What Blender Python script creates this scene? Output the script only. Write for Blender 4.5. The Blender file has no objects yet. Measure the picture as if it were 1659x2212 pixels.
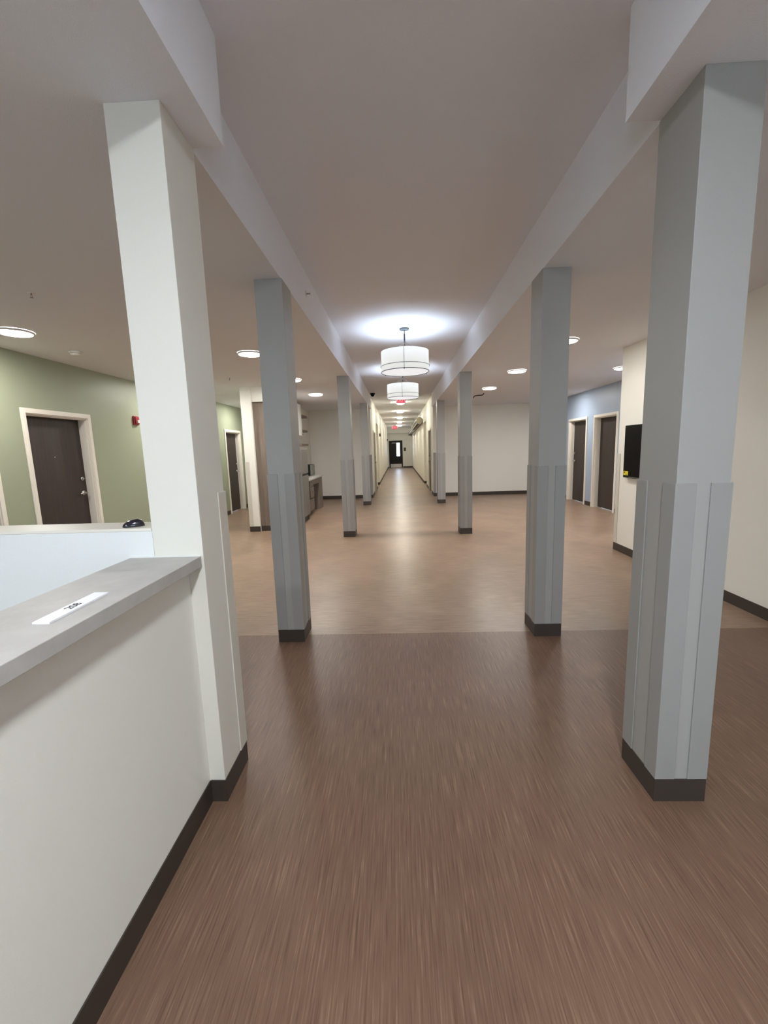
import bpy, bmesh, math, random
from mathutils import Vector, Matrix
random.seed(7)
S = bpy.context.scene
C = S.collection

# ------------------------------------------------------------------ helpers
def lin(r, g, b):
    f = lambda c: (c/255)/12.92 if c/255 <= .04045 else (((c/255)+.055)/1.055)**2.4
    return (f(r), f(g), f(b), 1)

def wloc(o):
    v = Vector((0, 0, 0))
    while o is not None: v += o.location; o = o.parent
    return v

class MB:
    """collects shapes into one mesh"""
    def __init__(self): self.bm = bmesh.new()
    def box(self, x0, x1, y0, y1, z0, z1, bev=0, mi=0):
        before = set(self.bm.verts)
        r = bmesh.ops.create_cube(self.bm, size=1)
        vs = r['verts']
        sx, sy, sz = abs(x1-x0), abs(y1-y0), abs(z1-z0)
        for v in vs:
            v.co = Vector(((x0+x1)/2+v.co.x*sx, (y0+y1)/2+v.co.y*sy, (z0+z1)/2+v.co.z*sz))
        if bev:
            es = set(e for v in vs for e in v.link_edges)
            bmesh.ops.bevel(self.bm, geom=list(es), offset=bev, segments=2, affect='EDGES', profile=.5)
        if mi:
            for f in self.bm.faces:
                if all(v not in before for v in f.verts): f.material_index = mi
        return self
    def quad(self, *pts, mi=0):
        f = self.bm.faces.new([self.bm.verts.new(p) for p in pts]); f.material_index = mi
        return self
    def tube(self, pts, r, seg=10, cap=True):
        pts = [Vector(p) for p in pts]
        rs = r if isinstance(r, (list, tuple)) else [r]*len(pts)
        rings = []
        up = None
        for i, p in enumerate(pts):
            d = (pts[min(i+1, len(pts)-1)]-pts[max(i-1, 0)]).normalized()
            if up is None:
                up = Vector((0, 0, 1)) if abs(d.z) < .9 else Vector((1, 0, 0))
            a = d.cross(up).normalized(); b = a.cross(d).normalized(); up = b
            rings.append([self.bm.verts.new(p+(a*math.cos(t)+b*math.sin(t))*rs[i])
                          for t in (2*math.pi*k/seg for k in range(seg))])
        for A, B in zip(rings, rings[1:]):
            for k in range(seg):
                f = self.bm.faces.new((A[k], A[(k+1) % seg], B[(k+1) % seg], B[k])); f.smooth = True
        if cap:
            self.bm.faces.new(rings[0][::-1]); self.bm.faces.new(rings[-1])
        return self
    def lathe(self, c, prof, seg=40, axis='z'):
        """prof: (radius, offset along the axis)"""
        c = Vector(c); rings = []
        for r, h in prof:
            ring = []
            for k in range(seg):
                t = 2*math.pi*k/seg
                q = {'z': (r*math.cos(t), r*math.sin(t), h), 'x': (h, r*math.cos(t), r*math.sin(t)),
                     'y': (r*math.sin(t), h, r*math.cos(t))}[axis]
                ring.append(self.bm.verts.new(c+Vector(q)))
            rings.append(ring)
        for A, B in zip(rings, rings[1:]):
            for k in range(seg):
                f = self.bm.faces.new((A[k], A[(k+1) % seg], B[(k+1) % seg], B[k])); f.smooth = True
        return self, rings
    def disc_lathe(self, c, prof, seg=40, axis='z'):
        _, rings = self.lathe(c, prof, seg, axis)
        self.bm.faces.new(rings[0][::-1]); self.bm.faces.new(rings[-1])
        return self
    def ring(self, c, R, r, seg=56, sub=8):
        c = Vector(c); rs = []
        for k in range(seg):
            t = 2*math.pi*k/seg; d = Vector((math.cos(t), math.sin(t), 0))
            rs.append([self.bm.verts.new(c+d*(R+r*math.cos(u))+Vector((0, 0, r*math.sin(u))))
                       for u in (2*math.pi*j/sub for j in range(sub))])
        for k in range(seg):
            A, B = rs[k], rs[(k+1) % seg]
            for j in range(sub):
                f = self.bm.faces.new((A[j], B[j], B[(j+1) % sub], A[(j+1) % sub])); f.smooth = True
        return self
    def build(self, name, mat, parent=None, **tags):
        if parent is not None: self.bm.transform(Matrix.Translation(-wloc(parent)))
        bmesh.ops.remove_doubles(self.bm, verts=self.bm.verts, dist=1e-6)
        bmesh.ops.recalc_face_normals(self.bm, faces=self.bm.faces)
        me = bpy.data.meshes.new(name); self.bm.to_mesh(me); self.bm.free()
        for m in (mat if isinstance(mat, (list, tuple)) else [mat]): me.materials.append(m)
        o = bpy.data.objects.new(name, me); C.objects.link(o)
        if parent is not None:
            o.parent = parent
        for k, v in tags.items(): o[k] = v
        return o

def thing(name, label, cat, loc=(0, 0, 0), group=None, kind=None):
    o = bpy.data.objects.new(name, None); C.objects.link(o)
    o.empty_display_size = .1; o.location = loc
    if label: o['label'] = label
    if cat: o['category'] = cat
    if group: o['group'] = group
    if kind: o['kind'] = kind
    return o
def tag(o, label, cat, group=None):
    o['label'] = label; o['category'] = cat
    if group: o['group'] = group
    return o
def dup(root, loc, label):
    """a copy of a thing with its parts and their sub-parts"""
    r = root.copy(); C.objects.link(r); r.location = loc; r['label'] = label
    for ch in list(root.children):
        c = ch.copy(); C.objects.link(c); c.parent = r
        for g in ch.children:
            d = g.copy(); C.objects.link(d); d.parent = c
    return r
def text_mesh(name, body, size, mat, M, parent=None, extrude=.0006):
    cu = bpy.data.curves.new(name, 'FONT'); cu.body = body; cu.size = size
    cu.align_x = 'CENTER'; cu.align_y = 'CENTER'; cu.extrude = extrude; cu.offset = size*.012
    t = bpy.data.objects.new('tmp', cu); C.objects.link(t)
    bpy.context.view_layer.update()
    me = bpy.data.meshes.new_from_object(t.evaluated_get(bpy.context.evaluated_depsgraph_get()))
    bpy.data.objects.remove(t); me.name = name; me.transform(Matrix.Translation(-wloc(parent)) @ M if parent is not None else M)
    me.materials.clear(); me.materials.append(mat)
    o = bpy.data.objects.new(name, me); C.objects.link(o)
    if parent is not None:
        o.parent = parent
    return o

# ------------------------------------------------------------------ materials
def mat(name, col, rough=.6, metal=0, spec=.5, bump=0, bscale=300, coat=0):
    m = bpy.data.materials.new(name); m.use_nodes = True
    nt = m.node_tree; b = nt.nodes['Principled BSDF']
    b.inputs['Base Color'].default_value = col; b.inputs['Roughness'].default_value = rough
    b.inputs['Metallic'].default_value = metal; b.inputs['Specular IOR Level'].default_value = spec
    b.inputs['Coat Weight'].default_value = coat
    if bump:
        tc = nt.nodes.new('ShaderNodeTexCoord'); n = nt.nodes.new('ShaderNodeTexNoise')
        n.inputs['Scale'].default_value = bscale; n.inputs['Detail'].default_value = 3
        bp = nt.nodes.new('ShaderNodeBump'); bp.inputs['Strength'].default_value = bump
        bp.inputs['Distance'].default_value = .002
        nt.links.new(tc.outputs['Object'], n.inputs['Vector'])
        nt.links.new(n.outputs['Fac'], bp.inputs['Height']); nt.links.new(bp.outputs['Normal'], b.inputs['Normal'])
    return m
def emit(name, col, strength, base=None):
    m = bpy.data.materials.new(name); m.use_nodes = True
    b = m.node_tree.nodes['Principled BSDF']
    b.inputs['Base Color'].default_value = base or (.8, .8, .8, 1)
    b.inputs['Emission Color'].default_value = col; b.inputs['Emission Strength'].default_value = strength
    b.inputs['Roughness'].default_value = .5
    return m
def streaky(name, colors, stretch, rough, patch=.25, spec=.5, bump=.0):
    """wood-look sheet: fine streaks along one axis, plus large soft cloudiness"""
    m = bpy.data.materials.new(name); m.use_nodes = True
    nt = m.node_tree; L = nt.links.new; b = nt.nodes['Principled BSDF']
    tc = nt.nodes.new('ShaderNodeTexCoord'); mp = nt.nodes.new('ShaderNodeMapping')
    mp.inputs['Scale'].default_value = stretch
    n = nt.nodes.new('ShaderNodeTexNoise'); n.inputs['Scale'].default_value = 1
    n.inputs['Detail'].default_value = 5; n.inputs['Roughness'].default_value = .62
    cr = nt.nodes.new('ShaderNodeValToRGB')
    cr.color_ramp.elements[0].position = .30; cr.color_ramp.elements[1].position = .72
    cr.color_ramp.elements[0].color = colors[0]; cr.color_ramp.elements[1].color = colors[-1]
    for i, c in enumerate(colors[1:-1]):
        e = cr.color_ramp.elements.new(.30+.42*(i+1)/(len(colors)-1)); e.color = c
    n2 = nt.nodes.new('ShaderNodeTexNoise'); n2.inputs['Scale'].default_value = 1.1; n2.inputs['Detail'].default_value = 4
    n2.inputs['Distortion'].default_value = 1.2
    mx = nt.nodes.new('ShaderNodeMix'); mx.data_type = 'RGBA'; mx.blend_type = 'MULTIPLY'
    r2 = nt.nodes.new('ShaderNodeValToRGB')
    r2.color_ramp.elements[0].position = .3; r2.color_ramp.elements[1].position = .7
    r2.color_ramp.elements[0].color = (1-patch, 1-patch, 1-patch*1.05, 1); r2.color_ramp.elements[1].color = (1, 1, 1, 1)
    mx.inputs[0].default_value = 1
    L(tc.outputs['Object'], mp.inputs['Vector']); L(mp.outputs['Vector'], n.inputs['Vector'])
    L(n.outputs['Fac'], cr.inputs['Fac']); L(tc.outputs['Object'], n2.inputs['Vector']); L(n2.outputs['Fac'], r2.inputs['Fac'])
    L(cr.outputs['Color'], mx.inputs[6]); L(r2.outputs['Color'], mx.inputs[7]); L(mx.outputs[2], b.inputs['Base Color'])
    b.inputs['Roughness'].default_value = rough; b.inputs['Specular IOR Level'].default_value = spec
    if bump:
        bp = nt.nodes.new('ShaderNodeBump'); bp.inputs['Strength'].default_value = bump; bp.inputs['Distance'].default_value = .0015
        L(n.outputs['Fac'], bp.inputs['Height']); L(bp.outputs['Normal'], b.inputs['Normal'])
    return m

M = {}
M['cream'] = mat('cream_paint', lin(234, 232, 223), .55, bump=.35, bscale=420, spec=.35)
M['white_wall'] = mat('white_paint', lin(224, 226, 224), .5, bump=.3, bscale=420, spec=.35)
M['ceil'] = mat('ceiling_paint', lin(234, 235, 240), .8, bump=.5, bscale=260, spec=.2)
M['cream_column'] = mat('cream_column_paint', lin(220, 217, 206), .55, bump=.35, bscale=420, spec=.35)
M['green'] = mat('sage_green_paint', lin(150, 156, 133), .45, bump=.3, bscale=420, spec=.4)
M['blue'] = mat('grey_blue_paint', lin(158, 172, 190), .45, bump=.3, bscale=420, spec=.4)
M['grey'] = mat('grey_column_paint', lin(160, 159, 154), .45, bump=.3, bscale=420, spec=.4)
M['grey_guard'] = mat('grey_vinyl_guard', lin(150, 149, 145), .5, bump=.2, bscale=700, spec=.4)
M['cream_guard'] = mat('cream_vinyl_guard', lin(206, 202, 190), .5, bump=.2, bscale=700, spec=.4)
M['base'] = mat('dark_brown_rubber', lin(60, 52, 46), .5)
M['casing'] = mat('cream_gloss_trim', lin(226, 220, 208), .35)
M['door'] = streaky('dark_brown_door', [lin(49, 40, 36), lin(56, 46, 41), lin(63, 52, 46)], (30, 30, 2), .5, .1)
M['chrome'] = mat('brushed_nickel', lin(190, 190, 190), .25, 1)
M['dark_metal'] = mat('dark_bronze', lin(52, 56, 66), .4, .6)
M['black'] = mat('black_plastic', lin(10, 10, 10), .4, spec=.3)
M['screen'] = mat('black_glass_screen', lin(4, 4, 4), .3, spec=.12)
M['white_pl'] = mat('white_plastic', lin(225, 222, 215), .4)
M['red'] = mat('red_plastic', lin(150, 18, 30), .3)
M['lens_clear'] = mat('strobe_lens', lin(235, 225, 220), .15)
M['steel'] = mat('stainless_steel', lin(150, 146, 140), .4, .7)
M['duct'] = mat('shiny_duct', lin(150, 150, 150), .06, 1)
M['beige_cap'] = mat('beige_cap', lin(190, 182, 162), .6)
M['laminate'] = streaky('grey_oak_laminate', [lin(112, 99, 88), lin(126, 112, 100), lin(138, 124, 111)], (24, 24, 1.6), .5, .12)
M['white_cab'] = mat('white_cabinet', lin(228, 226, 218), .35)
M['kitchen_top'] = mat('pale_laminate_top', lin(200, 198, 190), .3)
M['counter'] = streaky('grey_laminate_top', [lin(176, 172, 166), lin(184, 180, 174), lin(192, 188, 182)], (9, 9, 9), .5, .05, .35)
M['paper'] = mat('white_sign_plastic', lin(240, 240, 244), .45)
M['ink'] = mat('black_ink', lin(18, 18, 20), .6)
M['yellow'] = mat('yellow_sticker', lin(226, 208, 40), .5)
M['floor_near'] = streaky('vinyl_plank_lengthwise',
    [lin(95, 71, 57), lin(117, 90, 73), lin(126, 99, 81), lin(156, 127, 105)], (190, 5.0, 1), .40, .16, .32, bump=.15)
M['floor_far'] = streaky('vinyl_plank_crosswise',
    [lin(128, 105, 87), lin(147, 122, 102), lin(157, 132, 111), lin(178, 153, 131)], (5.0, 70, 1), .36, .24, .40, bump=.1)
M['lens'] = emit('downlight_lens', (1, .975, .93, 1), 45)
M['lens_corridor'] = emit('downlight_lens_corridor', (1, .95, .80, 1), 31)
M['lens_dim'] = emit('downlight_lens_dim', (1, .975, .93, 1), 27)
M['lens_reception'] = emit('downlight_lens_reception', (.86, .93, 1, 1), 72)
M['lens_cool'] = emit('downlight_lens_cool', (.86, .93, 1, 1), 155)
M['shade'] = emit('lit_drum_shade', (.95, .98, .97, 1), .165, lin(200, 202, 200))
M['diffuser'] = emit('lit_diffuser', (.92, .95, 1, 1), .185, lin(210, 210, 215))
M['bulb'] = emit('lit_bulb', (.70, .83, 1, 1), 54)
M['exit_face'] = emit('exit_sign_face', (1, .06, .10, 1), .17, lin(120, 20, 25))
M['exit_text'] = emit('exit_sign_letters', (1, .34, .38, 1), .34, lin(200, 60, 60))
def glass():
    m = bpy.data.materials.new('clear_glass'); m.use_nodes = True; nt = m.node_tree
    nt.nodes.remove(nt.nodes['Principled BSDF']); out = nt.nodes['Material Output']
    t = nt.nodes.new('ShaderNodeBsdfTransparent'); g = nt.nodes.new('ShaderNodeBsdfGlossy'); g.inputs['Roughness'].default_value = .03
    x = nt.nodes.new('ShaderNodeMixShader'); x.inputs[0].default_value = .06
    nt.links.new(t.outputs[0], x.inputs[1]); nt.links.new(g.outputs[0], x.inputs[2]); nt.links.new(x.outputs[0], out.inputs[0])
    return m
M['glass'] = glass()

# ------------------------------------------------------------------ dimensions (metres, camera at the origin of the plan, +y down the hall)
ZT, ZC = 2.709, 3.09            # side ceilings, raised centre ceiling
XL, XR = -.788, 1.037           # inner faces of the two column rows
WX, WY = .1985, .249            # column section
XG, XB, XTV = -4.245, 4.51, 3.0 # green wall, blue wall, wall with the television
YB, YE = 13.05, 33.2            # back wall of the lobby, end of the corridor
YS = -4.6                       # south wall behind the viewer
CL, CR = -.825, 1.07            # corridor walls
ST = 'structure'

# ------------------------------------------------------------------ shell
SEAM = 3.28
f = MB()
f.quad((XG-.3, YS-.3, 0), (XB+.3, YS-.3, 0), (XB+.3, SEAM, 0), (XG-.3, SEAM, 0), mi=0)
f.quad((XG-.3, SEAM, 0), (XB+.3, SEAM, 0), (XB+.3, YB+.2, 0), (XG-.3, YB+.2, 0), mi=1)
f.quad((CL-.6, YB+.2, 0), (CR+.6, YB+.2, 0), (CR+.6, YE+.1, 0), (CL-.6, YE+.1, 0), mi=1)
f.build('floor', [M['floor_near'], M['floor_far']], kind=ST)

c = MB()
yn = 1.856                       # where the centre tray widens
nl, nr, fl, fr = -.664, .905, -.795, 1.042
T = .5
c.box(XG-.2, nl, YS-.2, yn, ZT, ZT+T); c.box(nr, XB+.2, YS-.2, yn, ZT, ZT+T)
c.box(XG-.2, fl, yn, YB+.02, ZT, ZT+T); c.box(fr, XB+.2, yn, YB+.02, ZT, ZT+T)
c.box(nl-.3, nr+.3, YS-.2, YB+.1, ZC, ZC+.15)
c.build('ceiling', M['ceil'], kind=ST)
MB().box(CL-.6, CR+.6, YB+.1, YE+.2, ZC, ZC+.15).build('ceiling_corridor', M['ceil'], kind=ST)

def wall_y(name, m, X, s, y0, y1, z1, holes=(), t=.2):
    """wall along y whose room face is at x=X and looks to sign s; holes (ya, yb, ztop)"""
    w = MB(); xa, xb = (X-t, X) if s > 0 else (X, X+t); y = y0
    for a, b, h in sorted(holes):
        w.box(xa, xb, y, a, 0, z1); w.box(xa, xb, a, b, h, z1); y = b
    w.box(xa, xb, y, y1, 0, z1)
    return w.build(name, m, kind=ST)
def base_y(name, X, s, y0, y1, holes=(), skip=.055):
    w = MB(); y = y0; xa, xb = (X, X+.005) if s > 0 else (X-.005, X)
    for a, b, *_ in sorted(holes):
        w.box(xa, xb, y, a-skip, 0, .1016); y = b+skip
    w.box(xa, xb, y, y1, 0, .1016)
    return w.build(name, M['base'], kind=ST)

GD = [(3.32, 4.30, 2.035), (4.778, 5.757, 2.035), (10.41, 11.36, 2.04)]
wall_y('wall_left', M['green'], XG, 1, YS, YB+.1, ZT, GD)
base_y('baseboard_left', XG, 1, YS, YB, GD)
BD = [(9.01, 9.99, 2.05), (10.44, 11.44, 2.05)]
wall_y('wall_right', M['blue'], XB, -1, YS, YB+.1, ZT, BD)
base_y('baseboard_right', XB, -1, 5.95, YB, BD)
# cream block with the television: room face x=3.0, ends at y=5.93
MB().box(XTV, XB-.001, YS, 5.93, 0, ZT).build('wall_television', M['cream'], kind=ST)
b = MB(); b.box(XTV-.005, XTV, YS, 5.93, 0, .1016); b.box(XTV-.005, XB-.01, 5.93, 5.935, 0, .1016)
b.build('baseboard_television', M['base'], kind=ST)
# back wall of the lobby, either side of the corridor
MB().box(XG, CL, YB, YB+.25, 0, ZT).build('wall_back_left', M['cream'], kind=ST)
MB().box(CR, XB, YB, YB+.25, 0, ZT).build('wall_back_right', M['cream'], kind=ST)
b = MB(); b.box(-2.685, CL, YB-.005, YB, 0, .1016); b.build('baseboard_back_left', M['base'], kind=ST)
b = MB(); b.box(CR, XB, YB-.005, YB, 0, .1016); b.build('baseboard_back_right', M['base'], kind=ST)
MB().box(CL-.6, CL, YB, YB+.25, ZT, ZC).box(CR, CR+.6, YB, YB+.25, ZT, ZC).build('wall_back_upper', M['cream'], kind=ST)
# corridor walls with a door and an alcove opening each
LH = [(14.30, 15.30, 2.06), (16.3, 17.9, 2.48)]
RH = [(13.95, 14.95, 2.06), (16.45, 17.9, 2.50)]
wall_y('wall_corridor_left', M['cream'], CL, 1, YB+.25, YE, ZC, LH, t=.35)
wall_y('wall_corridor_right', M['cream'], CR, -1, YB+.25, YE, ZC, RH, t=.35)
b = MB()
for a, q in ((YB, 14.24), (15.36, 16.3), (17.9, YE)): b.box(CL, CL+.005, a, q, 0, .1016)
b.box(CL-.35, CL+.005, 17.895, 17.9, 0, .1016); b.box(CL-.355, CL-.35, 16.3, 17.9, 0, .1016)
b.build('baseboard_corridor_left', M['base'], kind=ST)
b = MB()
for a, q in ((YB, 13.89), (15.01, 16.45), (17.9, YE)): b.box(CR-.005, CR, a, q, 0, .1016)
b.box(CR-.005, CR+.35, 17.895, 17.9, 0, .1016); b.box(CR+.35, CR+.355, 16.45, 17.9, 0, .1016)
b.build('baseboard_corridor_right', M['base'], kind=ST)
MB().box(CL-.40, CL-.35, 16.2, 18, 0, 2.6).build('wall_alcove_left', M['cream'], kind=ST)
MB().box(CR+.35, CR+.40, 16.35, 18, 0, 2.6).build('wall_alcove_right', M['cream'], kind=ST)
# end of the corridor
DX0, DX1, DZ = -.69, .30, 2.075
w = MB(); w.box(CL-.3, DX0, YE, YE+.2, 0, ZC); w.box(DX1, CR+.3, YE, YE+.2, 0, ZC); w.box(DX0, DX1, YE, YE+.2, DZ, ZC)
w.build('wall_corridor_end', M['cream'], kind=ST)
MB().box(CL, DX0-.05, YE-.005, YE, 0, .1016).box(DX1+.05, CR, YE-.005, YE, 0, .1016).build('baseboard_corridor_end', M['base'], kind=ST)
MB().box(CL, CR, YE-.42, YE, 2.66, ZC-.001).build('trim_1', M['cream'], kind=ST)
MB().box(CL, CR, YE-.10, YE, 2.20, 2.44).build('trim_2', M['cream'], kind=ST)

# south wall behind the viewer with two daylight windows
w = MB()
WN = [(-3.9, -1.5), (1.25, 2.8)]
w.box(XG-.2, WN[0][0], YS-.2, YS, 0, ZC); w.box(WN[0][1], WN[1][0], YS-.2, YS, 0, ZC); w.box(WN[1][1], XB+.2, YS-.2, YS, 0, ZC)
for a, q in WN: w.box(a, q, YS-.2, YS, 0, .75); w.box(a, q, YS-.2, YS, 2.45, ZC)
w.build('wall_south', M['cream'], kind=ST)
for i, (a, q) in enumerate(WN):
    w = MB()
    w.box(a, a+.05, YS-.12, YS-.06, .75, 2.45); w.box(q-.05, q, YS-.12, YS-.06, .75, 2.45)
    w.box(a, q, YS-.12, YS-.06, .75, .80); w.box(a, q, YS-.12, YS-.06, 2.40, 2.45)
    w.box((a+q)/2-.025, (a+q)/2+.025, YS-.12, YS-.06, .8, 2.4)
    o = w.build('window_%d' % (i+1), M['white_pl'], kind=ST)
    MB().box(a+.05, q-.05, YS-.092, YS-.088, .8, 2.4).build('pane', M['glass'], o)

# ------------------------------------------------------------------ reception half walls and ledge
PX0 = -3.3
w = MB(); w.box(PX0, -.987, 1.6155, 1.776, 0, 1.206)
w.build('wall_reception_back', M['white_wall'], kind=ST)
MB().box(PX0, -.988, 1.614, 1.778, 1.206, 1.218, bev=.002).build('trim_3', M['casing'], kind=ST)
MB().box(-.98, -.854, -1.6, 1.614, 0, 1.058).build('wall_reception_front', M['cream'], kind=ST)
MB().box(-.854, -.849, -1.6, 1.612, 0, .1016).build('baseboard_reception', M['base'], kind=ST)
t = thing('counter_top', 'grey laminate reception counter top on the cream half wall in the left foreground', 'counter', (-.94, 0, 1.058))
MB().box(-1.085, -.797, -1.6, 1.613, 1.058, 1.100, bev=.0015).build('top', M['counter'], t)
MB().box(-1.085, -.80, 1.609, 1.6145, 1.0995, 1.103).build('caulk_bead', M['white_wall'], t, label='thin white caulk bead')
# door sign lying on the counter
n = thing('room_sign', 'white door number plate reading 208 lying on the grey counter top', 'sign', (-.89, 1.068, 1.100))
ps = MB()
P4 = [(-.912, .957), (-.868, .957), (-.872, 1.178), (-.915, 1.178)]
for z in (1.1002, 1.105): pass
vb = [ps.bm.verts.new((x, y, 1.1002)) for x, y in P4]; vt = [ps.bm.verts.new((x, y, 1.105)) for x, y in P4]
ps.bm.faces.new(vb[::-1]); ps.bm.faces.new(vt)
for k in range(4): ps.bm.faces.new((vb[k], vb[(k+1) % 4], vt[(k+1) % 4], vt[k]))
ps.build('plate', M['paper'], n)
text_mesh('numerals', '208', .031, M['ink'],
          Matrix.Translation((-.8915, 1.066, 1.1052)) @ Matrix.Rotation(math.radians(91), 4, 'Z'), n, .0002)['label'] = 'black numerals 208'
# small glossy device on the ledge
def mouse():
    r = thing('computer_mouse', 'small glossy black handheld device lying on the white ledge beside the cream column', 'computer mouse', (-1.09, 1.664, 1.218))
    m = MB(); N, K = 18, 20; L, W, H = .041, .021, .029
    rings = []
    for i in range(N+1):
        t_ = i/N; y = (t_*2-1)
        w_ = W*math.sqrt(max(0, 1-abs(y)**2.6))*(1-.18*y); h_ = H*max(0, 1-abs((y-.42)/(1.42 if y < .42 else .60))**2.2)**.6
        ring = []
        for k in range(K+1):
            a = math.pi*k/K
            ring.append(m.bm.verts.new((y*L, w_*math.cos(a), h_*max(0, math.sin(a))**.8+.001)))
        rings.append(ring)
    for A, B in zip(rings, rings[1:]):
        for k in range(K):
            fc = m.bm.faces.new((A[k], A[k+1], B[k+1], B[k])); fc.smooth = True
        m.bm.faces.new((A[0], B[0], B[K], A[K]))
    R = Matrix.Translation((-1.09, 1.664, 1.218)) @ Matrix.Rotation(math.radians(24), 4, 'Z')
    m.bm.transform(R); m.build('shell', mat('dark_violet_gloss', lin(24, 20, 34), .12, coat=.6), r)
    s = MB(); s.box(-.033, .028, -.0185, .0185, .0, .006, bev=.002); s.bm.transform(R); s.build('base_plate', M['black'], r)
    s = MB(); s.disc_lathe((.022, 0, .0262), [(.003, -.0035), (.006, -.002), (.006, .002), (.003, .0035)], 16, 'y'); s.bm.transform(R); s.build('scroll_wheel', M['steel'], r)
mouse()

# ------------------------------------------------------------------ columns
GL, GT, G0, G1 = .073, .006, .1044, 1.336
def guard(m, cx, cy, dx, dy, z0=G0, z1=G1, lx=GL, ly=GL):
    """angle of sheet vinyl round one corner at (cx, cy); dx, dy point into the column"""
    g = MB()
    P = [(-GT, -GT), (lx, -GT), (lx, 0), (0, 0), (0, ly), (-GT, ly)]
    lo = [g.bm.verts.new((cx+dx*a, cy+dy*b, z0)) for a, b in P]; hi = [g.bm.verts.new((cx+dx*a, cy+dy*b, z1)) for a, b in P]
    g.bm.faces.new(lo); g.bm.faces.new(hi); n = len(P)
    for k in range(n): g.bm.faces.new((lo[k], lo[(k+1) % n], hi[(k+1) % n], hi[k]))
    bmesh.ops.recalc_face_normals(g.bm, faces=g.bm.faces)
    es = [e for e in g.bm.edges if not any(abs(v.co.x-cx) < 1e-6 and abs(v.co.y-cy) < 1e-6 for v in e.verts)
          and all(abs(v.co.z-z0) > 1e-6 or abs(e.verts[0].co.z-e.verts[1].co.z) > .1 for v in e.verts)]
    bmesh.ops.bevel(g.bm, geom=es, offset=.0016, segments=2, affect='EDGES', profile=.5)
    return g
def column(x0, y0, label, paint, gmat, corners=((0, 0), (1, 0), (0, 1), (1, 1)), top=ZT):
    x1, y1 = x0+WX, y0+WY
    r = thing('column', label, 'column', ((x0+x1)/2, (y0+y1)/2, 0), 'square lobby columns')
    MB().box(x0, x1, y0, y1, 0, top, bev=.002).build('shaft', paint, r)
    e = .0045
    b = MB(); b.box(x0-e, x1+e, y0-e, y0, 0, .1016).box(x0-e, x1+e, y1, y1+e, 0, .1016).box(x0-e, x0, y0, y1, 0, .1016).box(x1, x1+e, y0, y1, 0, .1016)
    b.build('base_trim', M['base'], r, label='dark brown rubber base')
    for i, j in corners:
        guard(gmat, x1 if i else x0, y1 if j else y0, -1 if i else 1, -1 if j else 1).build('corner_guard', gmat, r)
    return r
g, gg = M['grey'], M['grey_guard']
# near left column belongs to the reception wall: cream, guards on its corridor side only
r = thing('column', 'tall cream column rising from the end of the reception counter in the left foreground', 'column', (XL-WX/2, 1.615+WY/2, 0), 'square lobby columns')
MB().box(XL-WX, XL, 1.615, 1.615+WY, 0, ZT, bev=.002).build('shaft', M['cream_column'], r)
MB().box(-.849, XL+.0045, 1.6105, 1.615, 0, .1016).box(XL, XL+.0045, 1.615, 1.615+WY, 0, .1016).box(XL-WX, XL, 1.864, 1.8685, 0, .1016).build('base_trim', M['base'], r, label='dark brown rubber base')
guard(M['cream_guard'], XL, 1.615+WY, -1, -1).build('corner_guard', M['cream_guard'], r)
column(XR, 1.615, 'large pale grey column in the right foreground, reaching almost to the edge of the photo', g, gg)
column(XL-WX, 3.153, 'second column of the left row, grey, behind the cream column', g, gg)
column(XR, 3.190, 'second column of the right row, grey, left of the television', g, gg)
column(XL-WX, 7.193, 'third column of the left row, slim grey, in front of the kitchenette counter', g, gg)
column(XR, 7.216, 'third column of the right row, slim grey, right of the drum pendants', g, gg)
column(XL-WX, 11.396, 'farthest column of the left row, just before the corridor opening', g, gg)
column(XR, 11.362, 'farthest column of the right row, just before the corridor opening', g, gg)
# guards on wall corners are wall trim
o = guard(M['cream_guard'], CL, YB, -1, 1).build('trim_4', M['grey_guard'], kind=ST)
o = guard(M['cream_guard'], CR, YB, 1, 1).build('trim_5', M['grey_guard'], kind=ST)
o = guard(M['cream_guard'], XTV, 5.93, 1, -1).build('trim_6', M['cream_guard'], kind=ST)

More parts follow.
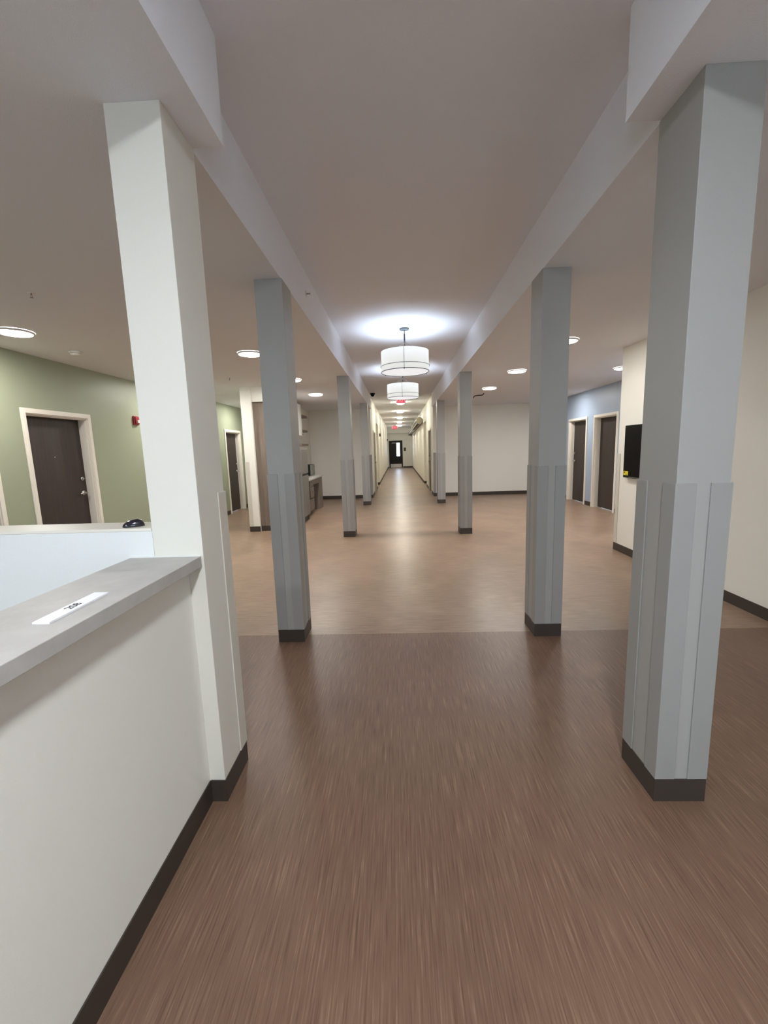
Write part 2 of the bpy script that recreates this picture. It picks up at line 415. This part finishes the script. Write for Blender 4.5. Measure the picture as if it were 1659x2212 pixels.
# ------------------------------------------------------------------ doors
def door(num, X, s, ya, yb, zt, rec, lever_at, peep=True, cas=.057):
    """door in a wall along y: X wall face, s room side, (ya, yb, zt) opening, rec recess of the leaf"""
    q = lambda d: X+s*d            # distance out of the wall
    d = thing('door_%d' % num, None, None, (X, (ya+yb)/2, 0), kind=ST)
    bx = lambda m, d0, d1, y0, y1, z0, z1, bev=0: m.box(min(q(d0), q(d1)), max(q(d0), q(d1)), y0, y1, z0, z1, bev)
    k = MB()
    for a, b_ in ((ya-cas, ya), (yb, yb+cas)):
        bx(k, 0, .016, a, b_, 0, zt+cas, .003)
    for a, b_ in ((ya-cas*.72, ya), (yb, yb+cas*.72)):
        bx(k, .016, .021, a, b_, 0, zt+cas*.72, .002)
    bx(k, 0, .016, ya, yb, zt, zt+cas, .003); bx(k, .016, .021, ya, yb, zt, zt+cas*.72, .002)
    k.build('casing', M['casing'], d)
    j = MB(); e = .012
    bx(j, -.2, .004, ya, ya+e, 0, zt); bx(j, -.2, .004, yb-e, yb, 0, zt); bx(j, -.2, .004, ya+e, yb-e, zt-e, zt)
    if rec > .08:
        for a, b_ in ((ya+e, ya+e+.012), (yb-e-.012, yb-e)): bx(j, -rec*.62, -.018, a, b_, 0, zt-e, .002)
        bx(j, -rec*.62, -.018, ya+e, yb-e, zt-e-.012, zt-e, .002)
    j.build('jamb', M['casing'], d)
    lf = MB(); bx(lf, -rec-.045, -rec, ya+e+.001, yb-e-.001, .008, zt-e-.002)
    lf = lf.build('leaf', M['door'], d)
    yl = yb-e-.075 if lever_at > 0 else ya+e+.075
    sg = -1 if lever_at > 0 else 1
    h = MB()
    h.disc_lathe((q(-rec), yl, 1.03), [(.034, 0), (.034, s*.006), (.028, s*.012), (.013, s*.014), (.012, s*.05)], 24, 'x')
    h.tube([(q(-rec+.048), yl-sg*.012, 1.03), (q(-rec+.05), yl+sg*.03, 1.031), (q(-rec+.05), yl+sg*.075, 1.029), (q(-rec+.046), yl+sg*.115, 1.024)], [.011, .011, .010, .008], 10)
    h.build('lever_handle', M['chrome'], lf)
    db = MB().disc_lathe((q(-rec), yl, 1.225), [(.028, 0), (.027, s*.014), (.020, s*.02), (.008, s*.021)], 24, 'x')
    db.box(min(q(-rec+.02), q(-rec+.035)), max(q(-rec+.02), q(-rec+.035)), yl-.018, yl+.018, 1.220, 1.230, bev=.002)
    db.build('deadbolt', M['chrome'], lf)
    if peep:
        MB().disc_lathe((q(-rec), (ya+yb)/2, 1.525), [(.010, 0), (.010, s*.004), (.005, s*.005)], 16, 'x').build('peephole', M['chrome'], lf)
    return d
door(1, XG, 1, *GD[1], .12, 1)
door(2, XG, 1, *GD[2], .12, 1)
door(3, XG, 1, *GD[0], .12, -1)
door(4, XB, -1, *BD[1], .12, 1)
door(5, XB, -1, *BD[0], .12, -1)
door(6, CL, 1, *LH[0], .02, 1)
door(7, CR, -1, *RH[0], .02, 1)

# black exit door at the end of the corridor
d = thing('door_8', None, None, ((DX0+DX1)/2, YE, 0), kind=ST)
fr_ = MB(); fw_ = .05
fr_.box(DX0-.03, DX0+fw_, YE-.02, YE+.12, 0, DZ+.03); fr_.box(DX1-fw_, DX1+.03, YE-.02, YE+.12, 0, DZ+.03); fr_.box(DX0, DX1, YE-.02, YE+.12, DZ-fw_, DZ+.03)
fr_.build('frame', M['black'], d)
LX0, LX1, LZ0, LZ1 = -.13, .11, .91, 1.93
lf = MB(); a, b_ = YE+.02, YE+.065
lf.box(DX0+fw_, LX0, a, b_, .01, DZ-fw_); lf.box(LX1, DX1-fw_, a, b_, .01, DZ-fw_); lf.box(LX0, LX1, a, b_, .01, LZ0); lf.box(LX0, LX1, a, b_, LZ1, DZ-fw_)
lf = lf.build('leaf', mat('black_door_paint', lin(16, 15, 16), .45, spec=.3), d)
MB().box(LX0, LX1, YE+.04, YE+.046, LZ0, LZ1).build('vision_pane', M['glass'], lf)
MB().box(LX0-.02, LX0, a-.008, a, LZ0-.02, LZ1+.02).box(LX1, LX1+.02, a-.008, a, LZ0-.02, LZ1+.02).box(LX0, LX1, a-.008, a, LZ1, LZ1+.02).box(LX0, LX1, a-.008, a, LZ0-.02, LZ0).build('pane_bead', M['black'], lf)
MB().box(DX0+fw_+.01, DX1-fw_-.01, a-.003, a, .03, .305).build('kick_plate', M['chrome'], lf)
MB().box(-.50, -.16, a-.05, a, 1.885, 1.935, bev=.005).tube([(-.2, a-.03, 1.94), (-.33, a-.12, 1.96), (-.45, YE-.02, 1.98)], .01, 8).build('door_closer', M['steel'], lf)
MB().disc_lathe((.195, a, 1.02), [(.03, 0), (.03, -.01), (.012, -.012), (.012, -.05)], 20, 'y').tube([(.20, a-.05, 1.02), (.10, a-.05, 1.02)], .01, 8).build('lever_handle', M['chrome'], lf)
MB().box(DX0, DX1, YE-.06, YE+.08, 0, .012).build('threshold', M['chrome'], d)
# small sign on the end wall
sg = thing('wall_sign', 'small black square sign on the end wall right of the black exit door', 'sign', (.506, YE, 1.41))
MB().box(.42, .592, YE-.012, YE-.0005, 1.29, 1.54, bev=.003).build('plate', M['black'], sg)
MB().box(.44, .572, YE-.0135, YE-.012, 1.45, 1.47).box(.44, .572, YE-.0135, YE-.012, 1.37, 1.385).build('raised_bar', M['steel'], sg)

# ------------------------------------------------------------------ kitchenette on the left
KX = -2.69
w = MB(); w.box(-2.885, KX, 7.9, YB, 0, ZT); w.build('wall_kitchenette', M['cream'], kind=ST)
MB().box(-2.89, KX+.005, 7.895, 7.9, 0, .1016).box(-2.89, -2.885, 7.9, YB, 0, .1016).box(KX, KX+.005, 11.42, YB, 0, .1016).build('baseboard_kitchenette', M['base'], kind=ST)
MB().box(KX, -2.32, 7.915, 8.72, 2.432, ZT).build('wall_bulkhead', M['cream'], kind=ST)
guard(M['cream_guard'], -2.885, 7.9, 1, 1).build('trim_7', M['cream_guard'], kind=ST)
t = thing('tall_cabinet', 'tall grey-brown wood cabinet end panel beside the cream wall end, behind the second left column', 'cabinet', (-2.37, 8.35, 0))
MB().box(KX+.001, -2.07, 7.96, 8.70, .1016, 2.430).build('body', M['laminate'], t)
MB().box(-2.069, -2.05, 7.965, 8.695, .12, 1.30, bev=.002).build('door', M['laminate'], t)
MB().box(-2.069, -2.05, 7.965, 8.695, 1.305, 2.42, bev=.002).build('door', M['laminate'], t)
MB().box(KX+.01, -2.09, 7.955, 8.70, 0, .1016).build('toe_kick', M['base'], t)
for z in (1.1, 1.5): MB().tube([(-2.05, 8.62, z-.06), (-2.02, 8.62, z-.06), (-2.02, 8.62, z+.06), (-2.05, 8.62, z+.06)], .005, 8).build('handle', M['chrome'], t)

t = thing('refrigerator', 'grey stainless refrigerator with freezer on top, beside the kitchenette counter', 'refrigerator', (-2.35, 9.01, 0))
MB().box(-2.66, -2.06, 8.722, 9.300, .03, 1.55, bev=.006).build('body', M['steel'], t)
MB().box(-2.055, -2.0, 8.724, 9.298, 1.03, 1.55, bev=.008).build('freezer_door', M['steel'], t)
MB().box(-2.055, -2.0, 8.724, 9.298, .12, .985, bev=.008).build('fridge_door', M['steel'], t)
MB().box(-2.04, -2.012, 8.73, 9.29, .99, 1.025).build('handle_recess', M['black'], t)
MB().box(-2.6, -2.03, 8.73, 9.29, .0, .10).build('base_grille', M['black'], t)

t = thing('base_cabinet', 'grey-brown wood base cabinet with drawers and knee space under the pale kitchenette counter', 'cabinet', (-2.37, 10.35, 0))
bd = MB(); x0, x1 = KX+.001, -2.10
bd.box(x0, x1, 9.32, 9.34, .09, .824); bd.box(x0, x1, 9.76, 9.78, .09, .824); bd.box(x0, x1, 10.19, 10.21, .09, .824)
bd.box(x0, x1, 9.34, 10.19, .09, .11); bd.box(x0, x1, 9.34, 9.76, .36, .38); bd.box(x0, x1, 9.34, 10.19, .804, .824)
bd.box(x0, x0+.02, 9.34, 10.19, .09, .824)
bd.build('carcass', M['laminate'], t)
for z0, z1 in ((.66, .818), (.40, .652)):
    o = MB().box(x1, x1+.02, 9.775, 10.195, z0, z1, bev=.002).build('drawer', M['laminate'], t)
    MB().tube([(x1+.02, 9.94, (z0+z1)/2+.03), (x1+.045, 9.94, (z0+z1)/2+.03), (x1+.045, 10.05, (z0+z1)/2+.03), (x1+.02, 10.05, (z0+z1)/2+.03)], .006, 8).build('handle', M['chrome'], o)
o = MB().box(x1, x1+.02, 9.335, 10.195, .115, .372, bev=.002).build('drawer', M['laminate'], t)
MB().tube([(x1+.02, 9.72, .32), (x1+.045, 9.72, .32), (x1+.045, 9.84, .32), (x1+.02, 9.84, .32)], .006, 8).build('handle', M['chrome'], o)
MB().box(x1-.02, x1+.02, 10.21, 10.85, .69, .824).build('apron', M['laminate'], t)
MB().box(x0, x1+.02, 10.85, 11.33, .0, .824).build('end_panel', M['laminate'], t)
MB().box(x0, x1-.06, 9.33, 10.2, 0, .09).build('toe_kick', M['base'], t)
tag(MB().box(KX+.001, -2.045, 9.31, 11.36, .826, .866, bev=.004).build('counter_top', M['kitchen_top']),
    'pale kitchenette counter top carrying the microwave, beyond the refrigerator', 'counter')
t = thing('microwave', 'black microwave with grey glass front on the kitchenette counter', 'microwave', (-2.45, 11.08, .866))
MB().box(-2.62, -2.275, 10.83, 11.35, .874, 1.152, bev=.005).build('body', M['black'], t)
MB().box(-2.275, -2.262, 10.833, 11.22, .878, 1.148, bev=.003).build('door', mat('smoky_glass', lin(120, 124, 116), .15), t)
MB().box(-2.275, -2.262, 11.223, 11.347, .878, 1.148, bev=.003).build('control_panel', M['steel'], t)
MB().tube([(-2.262, 11.2, .92), (-2.24, 11.2, .92), (-2.24, 11.2, 1.11), (-2.262, 11.2, 1.11)], .005, 8).build('handle', M['steel'], t)
for a in (10.9, 11.27):
    for x in (-2.58, -2.32): MB().box(x-.012, x+.012, a-.012, a+.012, .8662, .8745).build('foot', M['black'], t)
t = thing('wall_cabinet', 'white upper wall cabinet above the kitchenette counter, mostly behind the second left column', 'cabinet', (-2.52, 9.98, 1.88))
MB().box(KX+.001, -2.38, 9.42, 10.54, 1.88, 2.63).build('body', M['white_cab'], t)
for a, b_, hy in ((9.423, 9.978, 9.93), (9.982, 10.537, 10.5)):
    o = MB().box(-2.38, -2.36, a, b_, 1.883, 2.627, bev=.002).build('door', M['white_cab'], t)
    MB().disc_lathe((-2.36, hy, 1.92), [(.006, 0), (.006, .012), (.014, .016), (.013, .026), (.004, .028)], 16, 'x').build('knob', M['dark_metal'], o)
for z, lb in ((2.39, 'topmost'), (2.02, 'middle'), (1.665, 'lowest')):
    tag(MB().box(KX+.001, -2.40, 10.56, 11.37, z-.027, z+.027, bev=.002).build('floating_shelf', M['laminate']),
        lb+' of the three grey-brown floating shelves on the kitchenette wall', 'shelf', 'floating shelves above the kitchenette counter')

# ------------------------------------------------------------------ television
t = thing('television', 'black flat television on the cream wall, partly behind the big right column', 'television', (2.96, 5.08, 1.03))
MB().box(2.955, 2.985, 4.46, 5.69, 1.03, 1.70, bev=.004).build('housing', M['black'], t)
MB().box(2.952, 2.9551, 4.468, 5.682, 1.055, 1.692).build('screen', M['screen'], t)
MB().box(2.985, 2.9995, 4.85, 5.3, 1.2, 1.55).build('wall_mount', M['black'], t)
s = MB().box(2.9505, 2.952, 5.56, 5.672, 1.062, 1.115).build('sticker', M['yellow'], t); s['label'] = 'yellow energy sticker'
MB().box(2.9495, 2.9505, 5.63, 5.655, 1.09, 1.108).box(2.9495, 2.9505, 5.575, 5.62, 1.072, 1.078).build('sticker_print', M['ink'], s)
MB().box(2.951, 2.9551, 5.30, 5.55, 1.036, 1.043).build('brand_strip', M['steel'], t)

# ------------------------------------------------------------------ lamps
def downlight(loc, label, lens, R=.15, group='round disc lights in the ceiling', drop=.010):
    x, y, z = loc
    r = thing('downlight', label, 'ceiling light', loc, group)
    t_ = MB(); t_.lathe(loc, [(R-.014, -.020), (R-.004, -.018), (R, -.008), (R+.002, -.0005)], 48)
    t_.build('trim_ring', M['white_pl'], r)
    l = MB(); l.lathe(loc, [(R-.016, -.004), (R-.016, -drop*.55), (R-.03, -drop*.8), (R*.6, -drop*.97), (.004, -drop)] if drop > .03 else [(R-.013, -.016), (R-.035, -.016-drop*.6), (R*.5, -.016-drop*.9), (.004, -.016-drop)], 48)[1]
    l.build('lens', lens, r)
    return r
GP = 'round disc lights in the side ceilings'
d0 = downlight((-3.60, 4.09, ZT), 'disc ceiling light cut by the left edge of the photo, over the reception', M['lens'], group=GP)
for x, y, lb in ((-1.78, 5.34, 'disc ceiling light touching the left side of the second left column'),
                 (-1.76, 7.35, 'disc ceiling light mostly hidden by the right side of the second left column'),
                 (-1.75, 9.35, 'disc ceiling light over the kitchenette, left of the third left column'),
                 (2.02, 5.35, 'disc ceiling light mostly hidden by the right side of the second right column'),
                 (2.00, 7.34, 'disc ceiling light just left of the second right column'),
                 (1.97, 9.34, 'smallest disc ceiling light right of the third right column'),
                 (3.77, 7.41, 'disc ceiling light peeking past the end of the television wall'),
                 (-3.60, 7.40, 'disc ceiling light by the green wall, behind the cream column'),
                 (-3.60, 10.6, 'disc ceiling light by the green wall near the far green-wall door'),
                 (3.77, 10.6, 'disc ceiling light by the blue wall near its far door')):
    o = dup(d0, (x, y, ZT), lb)
    if (x, y) == (2.02, 5.35):
        for ch in o.children:
            if ch.name.startswith('lens'):
                ch.data = ch.data.copy(); ch.data.materials[0] = M['lens_dim']
GC = 'round disc lights along the corridor ceiling'
c0 = downlight((.118, 15.09, ZC), 'nearest disc light of the corridor ceiling, under the first exit sign', M['lens_corridor'], R=.155, group=GC, drop=.075)
for y, lb in ((18.69, 'second nearest disc light of the corridor ceiling'), (22.4, 'third nearest disc light of the corridor ceiling'),
              (26.1, 'fourth nearest disc light of the corridor ceiling'), (29.9, 'farthest disc light of the corridor ceiling, beside the far exit sign')):
    dup(c0, (.118, y, ZC), lb)
# the lights of the raised ceiling and reception that are behind the viewer
downlight((.118, -.8, ZC), 'disc ceiling light of the raised ceiling just behind the viewer', M['lens_cool'], R=.155, group='disc lights behind the viewer')
downlight((-2.4, -.9, ZT), 'disc ceiling light over the reception space behind the viewer', M['lens_reception'], group='disc lights behind the viewer')


def pendant(loc, label):
    x, y, z = loc                       # ceiling point
    r = thing('pendant_light', label, 'pendant light', loc, 'white drum pendants in the raised ceiling')
    zb, zt, R = z-.565, z-.300, .322
    MB().disc_lathe((x, y, z), [(.066, -.0005), (.066, -.016), (.058, -.022), (.012, -.024)], 36).build('canopy', mat('canopy_grey', lin(56, 60, 62), .6) if 'canopy_grey' not in bpy.data.materials else bpy.data.materials['canopy_grey'], r)
    MB().tube([(x, y, z-.02), (x, y, z-.37)], .0055, 10).tube([(x, y, z-.06), (x, y, z-.075), (x, y, z-.15), (x, y, z-.165)], [.006, .0105, .0105, .006], 12).build('stem', M['dark_metal'], r)
    sh = MB(); sh.lathe((x, y, 0), [(R-.004, zb), (R, zb), (R, zt), (R-.004, zt), (R-.004, zb)], 72)
    sh.build('shade', M['shade'], r)
    MB().disc_lathe((x, y, zb+.004), [(R-.005, 0), (R-.005, .004)], 72).build('diffuser', M['diffuser'], r)
    MB().ring((x, y, zb+.072), R+.009, .0032).build('hoop', M['dark_metal'], r)
    MB().ring((x, y, zb), R+.001, .0045).build('hoop', M['dark_metal'], r)
    for k in range(3):
        a = math.radians(-93+120*k); ca, sa = math.cos(a), math.sin(a)
        q = lambda rr, zz: (x+ca*rr, y+sa*rr, zz)
        MB().tube([q(.006, z-.165), q(.02, z-.18), q(.09, z-.213), q(.2, z-.25), q(R-.01, z-.283), q(R+.007, z-.285), q(R+.007, zb-.008)], .0028, 8).tube([q(R+.007, zb+.004), q(R+.007, zb-.014)], .006, 10).build('suspension_rod', M['dark_metal'], r)
    for k in range(3):
        bl = MB(); a = math.radians(30+120*k)
        bmesh.ops.create_uvsphere(bl.bm, u_segments=16, v_segments=10, radius=.032, matrix=Matrix.Translation((x+.11*math.cos(a), y+.11*math.sin(a), zb+.11)))
        bl.build('bulb', M['bulb'], r)
    return r
pendant((.121, 5.98, ZC), 'nearer of the two white drum pendant lights, with its canopy in plain view')
pendant((.125, 8.97, ZC), 'farther of the two white drum pendant lights, just below the nearer one')

# ------------------------------------------------------------------ exit signs, detectors, small fittings
def exit_sign(x, y, z0, z1, w, label):
    r = thing('exit_sign', label, 'exit sign', (x, y, ZC), 'red lit exit signs')
    MB().box(x-w/2, x+w/2, y-.001, y+.05, z0, z1, bev=.004).build('housing', M['white_pl'], r)
    MB().box(x-w/2+.008, x+w/2-.008, y-.005, y-.001, z0+.008, z1-.008).build('face', M['exit_face'], r)
    text_mesh('lettering', 'EXIT', (z1-z0)*.92, M['exit_text'], Matrix.Translation((x, y-.006, (z0+z1)/2)) @ Matrix.Rotation(math.pi/2, 4, 'X'), r, .001)
    MB().box(x-.05, x+.05, y, y+.045, z1, ZC-.0005).build('ceiling_mount', M['white_pl'], r)
exit_sign(.118, 13.35, 2.875, 3.03, .285, 'red lit exit sign hanging just below the farther drum pendant')
exit_sign(-.19, 29.4, 2.80, 3.03, .36, 'small red lit exit sign far down the corridor')

t = thing('fire_alarm_strobe', 'red fire alarm strobe on the green wall beside the cream column', 'fire alarm', (XG, 6.835, 2.075))
MB().box(XG+.0005, XG+.03, 6.775, 6.895, 2.005, 2.15, bev=.006).build('back_box', M['red'], t)
MB().box(XG+.03, XG+.055, 6.787, 6.883, 2.02, 2.135, bev=.012).build('cover', M['red'], t)
MB().box(XG+.05, XG+.072, 6.81, 6.86, 2.035, 2.085, bev=.008).build('strobe_lens', M['lens_clear'], t)
t = thing('smoke_detector', 'round white smoke detector on the left ceiling above the green wall', 'smoke detector', (-3.66, 4.93, ZT))
MB().disc_lathe((-3.66, 4.93, ZT), [(.068, -.0005), (.068, -.012), (.060, -.018)], 32).build('mounting_plate', M['white_pl'], t)
MB().disc_lathe((-3.66, 4.93, ZT), [(.057, -.018), (.054, -.036), (.035, -.046), (.006, -.047)], 32).build('sensor_cap', M['white_pl'], t)
def sprinkler(p, axis, label):
    r = thing('fire_sprinkler', label, 'sprinkler', p, 'fire sprinkler heads')
    p = Vector(p); s = -1 if axis == 'z' else 1
    MB().disc_lathe(p, [(.026, s*.0006), (.026, s*.003), (.014, s*.005)], 24, axis).build('escutcheon', M['white_pl'], r)
    ax = Vector((0, 0, -1)) if axis == 'z' else Vector((1, 0, 0)); sd = Vector((0, 1, 0))
    fm = MB(); fm.tube([p+ax*.004, p+ax*.016], .005, 10)
    for q in (-1, 1): fm.tube([p+ax*.015, p+ax*.02+sd*q*.008, p+ax*.028+sd*q*.007, p+ax*.034], .0018, 6)
    fm.build('frame', M['steel'], r)
    MB().disc_lathe(p+ax*.034, [(.011, 0), (.012, s*.0015)], 16, axis).build('deflector', M['steel'], r)
sprinkler((-2.648, 3.198, ZT), 'z', 'small sprinkler head in the left ceiling above the left disc light')
sprinkler((-2.70, 6.99, ZT), 'z', 'tiny sprinkler head in the left ceiling between the cream column and the second left column')
sprinkler((fl, 4.036, 2.905), 'x', 'sidewall sprinkler head on the left side of the raised ceiling')
t = thing('dome_camera', 'small black dome camera on the raised ceiling left of the farther pendant', 'camera', (-.70, 12.5, ZC))
MB().disc_lathe((-.70, 12.5, ZC), [(.068, -.0005), (.068, -.03), (.058, -.036)], 28).build('mount_ring', M['black'], t)
MB().disc_lathe((-.70, 12.5, ZC), [(.056, -.034), (.050, -.062), (.032, -.088), (.006, -.097)], 28).build('dome', M['screen'], t)
tag(MB().tube([(2.02, 10.18, ZT-.0005), (2.01, 10.19, ZT-.03), (1.98, 10.2, ZT-.045), (1.90, 10.22, ZT-.045), (1.83, 10.25, ZT-.05), (1.80, 10.26, ZT-.07), (1.795, 10.26, ZT-.10)], .011, 10).build('ceiling_cable', M['black']),
    'short black cable end sticking out of the right ceiling', 'cable')
for y, z, h, lb in ((18.6, 2.10, .13, 'nearer of the two small dark signs jutting from the left corridor wall'),
                    (31.2, 2.14, .13, 'farther of the two small dark signs jutting from the left corridor wall')):
    t = thing('blade_sign', lb, 'sign', (CL, y, z), 'signs jutting from the left corridor wall')
    MB().box(CL+.0005, CL+.02, y-.06, y+.06, z-h/2, z+h/2, bev=.004).build('bracket', M['white_pl'], t)
    MB().box(CL+.02, CL+.075, y-.012, y+.012, z-h/2, z+h/2, bev=.003).build('panel', M['black'], t)
# shiny duct along the right side of the corridor
t = thing('duct', 'shiny metal duct with a beige end cap under the right side of the corridor ceiling', 'duct', (.925, 18.2, 2.63))
MB().tube([(.925, 18.2, 2.63), (.925, YE-.001, 2.63)], .135, 32).build('pipe', M['duct'], t)
MB().disc_lathe((.925, 18.2, 2.63), [(.142, .05), (.142, -.012), (.132, -.02)], 32, 'y').build('end_cap', M['beige_cap'], t)
for a in (178, 222):
    q = (.925+.152*math.cos(math.radians(a)), 2.63+.152*math.sin(math.radians(a)))
    MB().tube([(q[0], 18.26, q[1]), (q[0], YE-.001, q[1])], .014, 12).build('highlight_rod', M['white_pl'], t)  # white rods added to stand in for bright reflection lines along the duct
for y in (20, 24, 28, 32):
    MB().box(.915, .935, y, y+.03, 2.764, ZC-.0005).build('hanger_strap', M['steel'], t)

# ------------------------------------------------------------------ daylight
Wd = bpy.data.worlds.new('daylight'); S.world = Wd; Wd.use_nodes = True
bg = Wd.node_tree.nodes['Background']
sky = Wd.node_tree.nodes.new('ShaderNodeTexSky'); sky.sky_type = 'HOSEK_WILKIE'
sky.sun_direction = (.3, -.2, .75); sky.turbidity = 6; sky.ground_albedo = .4
mixn = Wd.node_tree.nodes.new('ShaderNodeMix'); mixn.data_type = 'RGBA'; mixn.inputs[0].default_value = .8
mixn.inputs[7].default_value = (.64, .80, 1, 1)
Wd.node_tree.links.new(sky.outputs[0], mixn.inputs[6]); Wd.node_tree.links.new(mixn.outputs[2], bg.inputs['Color'])
# the sky is brighter beyond the far door than behind the viewer
tcw = Wd.node_tree.nodes.new('ShaderNodeTexCoord'); sx = Wd.node_tree.nodes.new('ShaderNodeSeparateXYZ')
mr = Wd.node_tree.nodes.new('ShaderNodeMapRange')
mr.inputs['From Min'].default_value = -.2; mr.inputs['From Max'].default_value = .8
mr.inputs['To Min'].default_value = 2.1; mr.inputs['To Max'].default_value = 4.5
Wd.node_tree.links.new(tcw.outputs['Generated'], sx.inputs[0]); Wd.node_tree.links.new(sx.outputs['Y'], mr.inputs['Value'])
Wd.node_tree.links.new(mr.outputs['Result'], bg.inputs['Strength'])
def portal(name, x0, x1, z0, z1, y, flip):
    l = bpy.data.lights.new(name, 'AREA'); l.shape = 'RECTANGLE'; l.size = x1-x0; l.size_y = z1-z0; l.cycles.is_portal = True
    o = bpy.data.objects.new(name, l); C.objects.link(o); o.location = ((x0+x1)/2, y, (z0+z1)/2)
    o.rotation_euler = (math.radians(90 if flip > 0 else -90), 0, 0)
for a, q in WN: portal('window_portal', a, q, .75, 2.45, YS-.05, 1 if False else -1)
portal('door_portal', LX0, LX1, LZ0, LZ1, YE+.10, 1)

# ------------------------------------------------------------------ camera
pi_, ya_, ro_ = math.radians(8.5062), math.radians(2.1888), math.radians(-1.8309)
fwd = Vector((math.sin(-ya_)*math.cos(pi_), math.cos(ya_)*math.cos(pi_), -math.sin(pi_)))
rt = fwd.cross(Vector((0, 0, 1))).normalized(); up = rt.cross(fwd)
cc, ss = math.cos(ro_), math.sin(ro_)
rt, up = cc*rt+ss*up, -ss*rt+cc*up
cam = bpy.data.cameras.new('camera'); co = bpy.data.objects.new('camera', cam); C.objects.link(co)
co.matrix_world = Matrix(((rt.x, up.x, -fwd.x, 0), (rt.y, up.y, -fwd.y, 0), (rt.z, up.z, -fwd.z, 1.5), (0, 0, 0, 1)))
cam.sensor_fit = 'HORIZONTAL'; cam.sensor_width = 36; cam.lens = 911.92/1659*36
cam.clip_start = .05; cam.clip_end = 200
S.camera = co

# ------------------------------------------------------------------ view
S.view_settings.view_transform = 'Standard'; S.view_settings.look = 'None'
S.view_settings.gamma = 1; S.view_settings.use_curve_mapping = False
S.view_settings.exposure = 2.0
cy = S.cycles
cy.use_denoising = True
cy.max_bounces = 9; cy.diffuse_bounces = 6; cy.glossy_bounces = 4; cy.transparent_max_bounces = 8
cy.sample_clamp_indirect = 6; cy.caustics_reflective = False; cy.caustics_refractive = False
